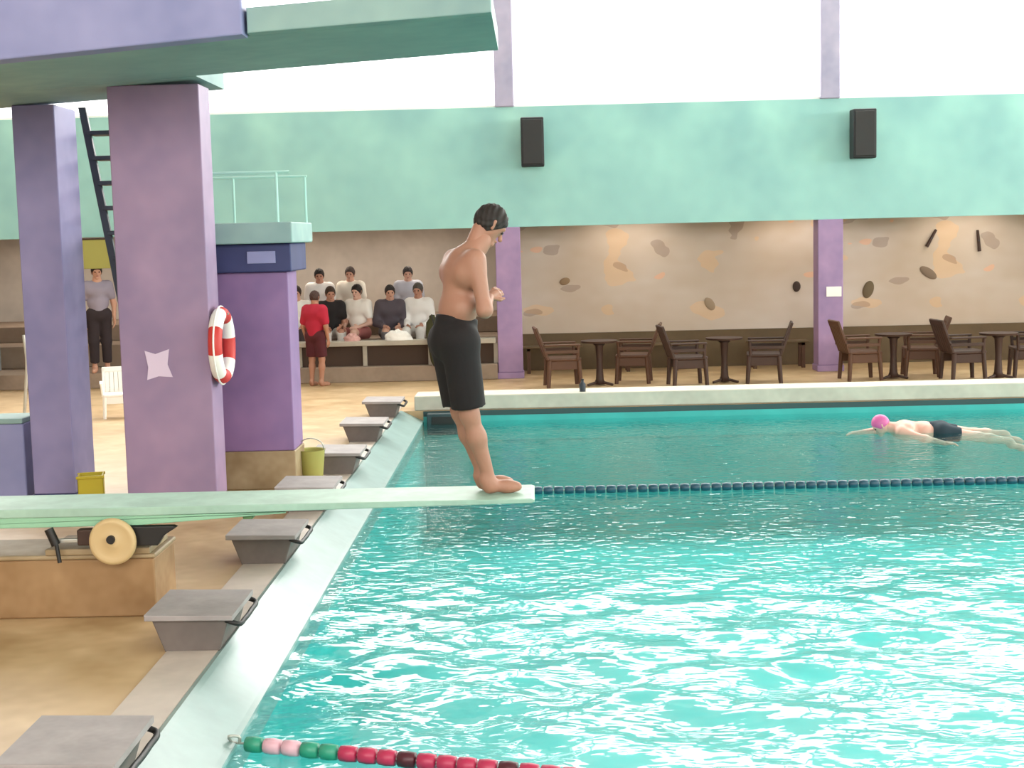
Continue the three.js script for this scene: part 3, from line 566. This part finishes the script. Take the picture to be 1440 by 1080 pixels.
sets.forEach(([a, t, b, where], i) => {
  const z = -21.5, m = i % 2 ? M.darkBrown : M.brown;
  patioChair(`brown patio chair ${where}, its back towards the diver`, [a, 0, z + (i === 3 ? 0.35 : i === 1 ? 0.28 : 0)], 0.1, m, 'brown patio chairs on the far deck');
  patioChair(`brown patio chair ${where}, facing the diver`, [b, 0, z + (i === 2 || i === 0 ? -0.34 : 0.05)], Math.PI - 0.15, m, 'brown patio chairs on the far deck');
  patioTable(`round brown table ${where.replace('at the table ', '')}, between two patio chairs`, [t, 0, z + (i === 3 ? 0.3 : 0)], M.darkBrown);
});
patioChair('white plastic chair seen between the two tall pillars', [-5.62, 0, -18.9], FACE + 0.3, M.white, undefined, 0.72);
// low brown benches along the walk
[[0.3, 'short low brown bench by the wall behind the nearest table'], [1.95, 'short low brown bench by the wall between the nearest two tables'], [4.05, 'short low brown bench by the wall left of the middle column']].forEach(([x, label]) => {
  const t = thing('bench', label, 'bench', [x, 0, -23.7], 0, 'low brown benches along the blotched wall');
  for (let i = 0; i < 3; i++) obj('seat_slat', box(-0.5, 0.5, 0.42, 0.45, -0.18 + i * 0.13, -0.07 + i * 0.13, 0.008), M.brownDado, t);
  for (const s of [-0.4, 0.4]) obj('leg_frame', [box(s - 0.03, s + 0.03, 0, 0.42, -0.17, -0.12, 0.006), box(s - 0.03, s + 0.03, 0, 0.42, 0.12, 0.17, 0.006), box(s - 0.03, s + 0.03, 0.37, 0.42, -0.17, 0.17, 0.006)], M.brown, t);
});
// loudspeakers on the teal band
[[0.04, 3.74, 'black loudspeaker on the teal band above the diver'], [5.2, 3.74, 'black loudspeaker on the teal band above the middle column']].forEach(([x, y, label], i) => {
  const t = thing('loudspeaker', label, 'loudspeaker', [x, y, -22.55], 0, 'loudspeakers on the teal band');
  obj('cabinet', box(-0.18, 0.18, -0.38, 0.38, -0.16, 0.14, 0.02), M.speaker ?? (M.speaker = mat(0x15181c, { roughness: 0.6 })), t);
  obj('grille', box(-0.155, 0.155, -0.345, 0.345, 0.135, 0.155, 0.01), M.black, t);
  obj('wall_bracket', [box(-0.05, 0.05, -0.1, 0.1, -0.29, -0.15, 0.01)], M.iron, t);
});
{ // small things
  const u = thing('bucket', 'small olive bucket on the deck near the starting blocks', 'bucket', [-2.16, 0, -13.45]);
  obj('bucket_body', new THREE.LatheGeometry([[0.0, 0.0], [0.1, 0.0], [0.13, 0.3], [0.138, 0.31], [0.12, 0.3], [0.09, 0.02], [0, 0.02]].map(p => new THREE.Vector2(...p)), 28), M.oliveLight, u);
  obj('bucket_handle', tube([[-0.13, 0.29, 0], [-0.1, 0.38, 0.02], [0, 0.42, 0.03], [0.1, 0.38, 0.02], [0.13, 0.29, 0]], 0.006, 24), M.steel, u);
  const b = thing('bottle', 'small dark bottle standing on the far kerb', 'bottle', [0.63, 0.2, -18.92]);
  obj('bottle_body', new THREE.LatheGeometry([[0, 0], [0.04, 0], [0.042, 0.01], [0.042, 0.1], [0.018, 0.13], [0.018, 0.15], [0, 0.15]].map(p => new THREE.Vector2(...p)), 20), M.iron, b); obj('bottle_cap', bar([0, 0.15, 0], [0, 0.168, 0], 0.02), M.black, b);
  const s = thing('skimmer_box', 'dark skimmer box in the far corner of the pool', 'skimmer', [-1.22, WATER, -18.72]);
  obj('housing', box(-0.22, 0.2, -0.15, 0.13, -0.06, 0.12, 0.012), mat(0x2c3f44, { roughness: 0.6 }), s); obj('flap', box(-0.16, 0.14, -0.02, 0.09, 0.12, 0.13, 0.004), M.black, s);
}
// strip lamps hidden behind the lip of the teal band
[[-9, 'left of the stand'], [-6.4, 'above the person in black'], [-3.9, 'above the red-shirted person'], [-1.9, 'above the seat nearest the diver'], [1.6, 'above the table nearest the diver'], [4.4, 'above the middle column'], [7.2, 'above the two wall sticks']].forEach(([x, where], i) => {
  const z = i < 4 ? -25.3 : -23.75;
  const t = thing('strip_lamp', `white strip lamp on the walk ceiling ${where}`, 'lamp', [x, 2.66, z], 0, 'strip lamps on the walk ceiling');
  obj('housing', box(-0.65, 0.65, -0.03, 0, -0.08, 0.08, 0.006), M.white, t);
  obj('lamp_tube', box(-0.6, 0.6, -0.045, -0.03, -0.06, 0.06, 0.004), M.glow ?? (M.glow = new THREE.MeshStandardMaterial({ color: 0xffffff, emissive: 0xfff2e2, emissiveIntensity: 1.5 })), t);
  areaLight(0xfff0de, i < 4 ? 40 : 11, 1.2, 0.12, [x, 2.60, z], [x, 0, z + 0.001]);
});
// dark hooks and scuffs fixed to the blotched wall
[[6.72, 2.08, 0.32, 0.5, 'slanted dark stick hung high on the blotched wall'], [7.51, 2.02, 0.36, -0.1, 'upright dark stick hung high on the blotched wall']].forEach(([x, y, h, a, label]) => {
  const t = thing('wall_stick', label, 'stick', [x, y, -24.16]); const g = bar([-Math.sin(a) * h / 2, -Math.cos(a) * h / 2, 0], [Math.sin(a) * h / 2, Math.cos(a) * h / 2, 0], 0.03, 0.022); obj('shaft', g, M.darkBrown, t); obj('nail', bar([0, 0, -0.05], [0, 0, 0.04], 0.01), M.iron, t);
});
[[6.68, 1.5, 0.22, 0.1, 'flat oval grey wall plaque below the two sticks'], [5.67, 1.24, 0.12, 0.2, 'dark round wall plaque right of the middle column'], [4.46, 1.32, 0.09, 0.12, 'small dark wall hook left of the middle column'], [0.54, 1.5, 0.12, 0.08, 'small grey wall plaque nearest the diver'], [2.99, 1.06, 0.1, 0.16, 'faint upright wall plaque above the second table']].forEach(([x, y, w, h, label], i) => {
  const g = new THREE.SphereGeometry(1, 18, 12); g.scale(w * 0.75, h * 0.75, 0.02); g.rotateZ(0.3 * (i - 2)); const m = obj('wall_plaque', g.translate(x, y, -24.19), [mat(0x7d6a58), mat(0x66573f), mat(0x3d2d26), mat(0x8d7457), mat(0x9a8770)][i]); tag(m, label, 'plaque');
});

renderer.render(scene, camera);
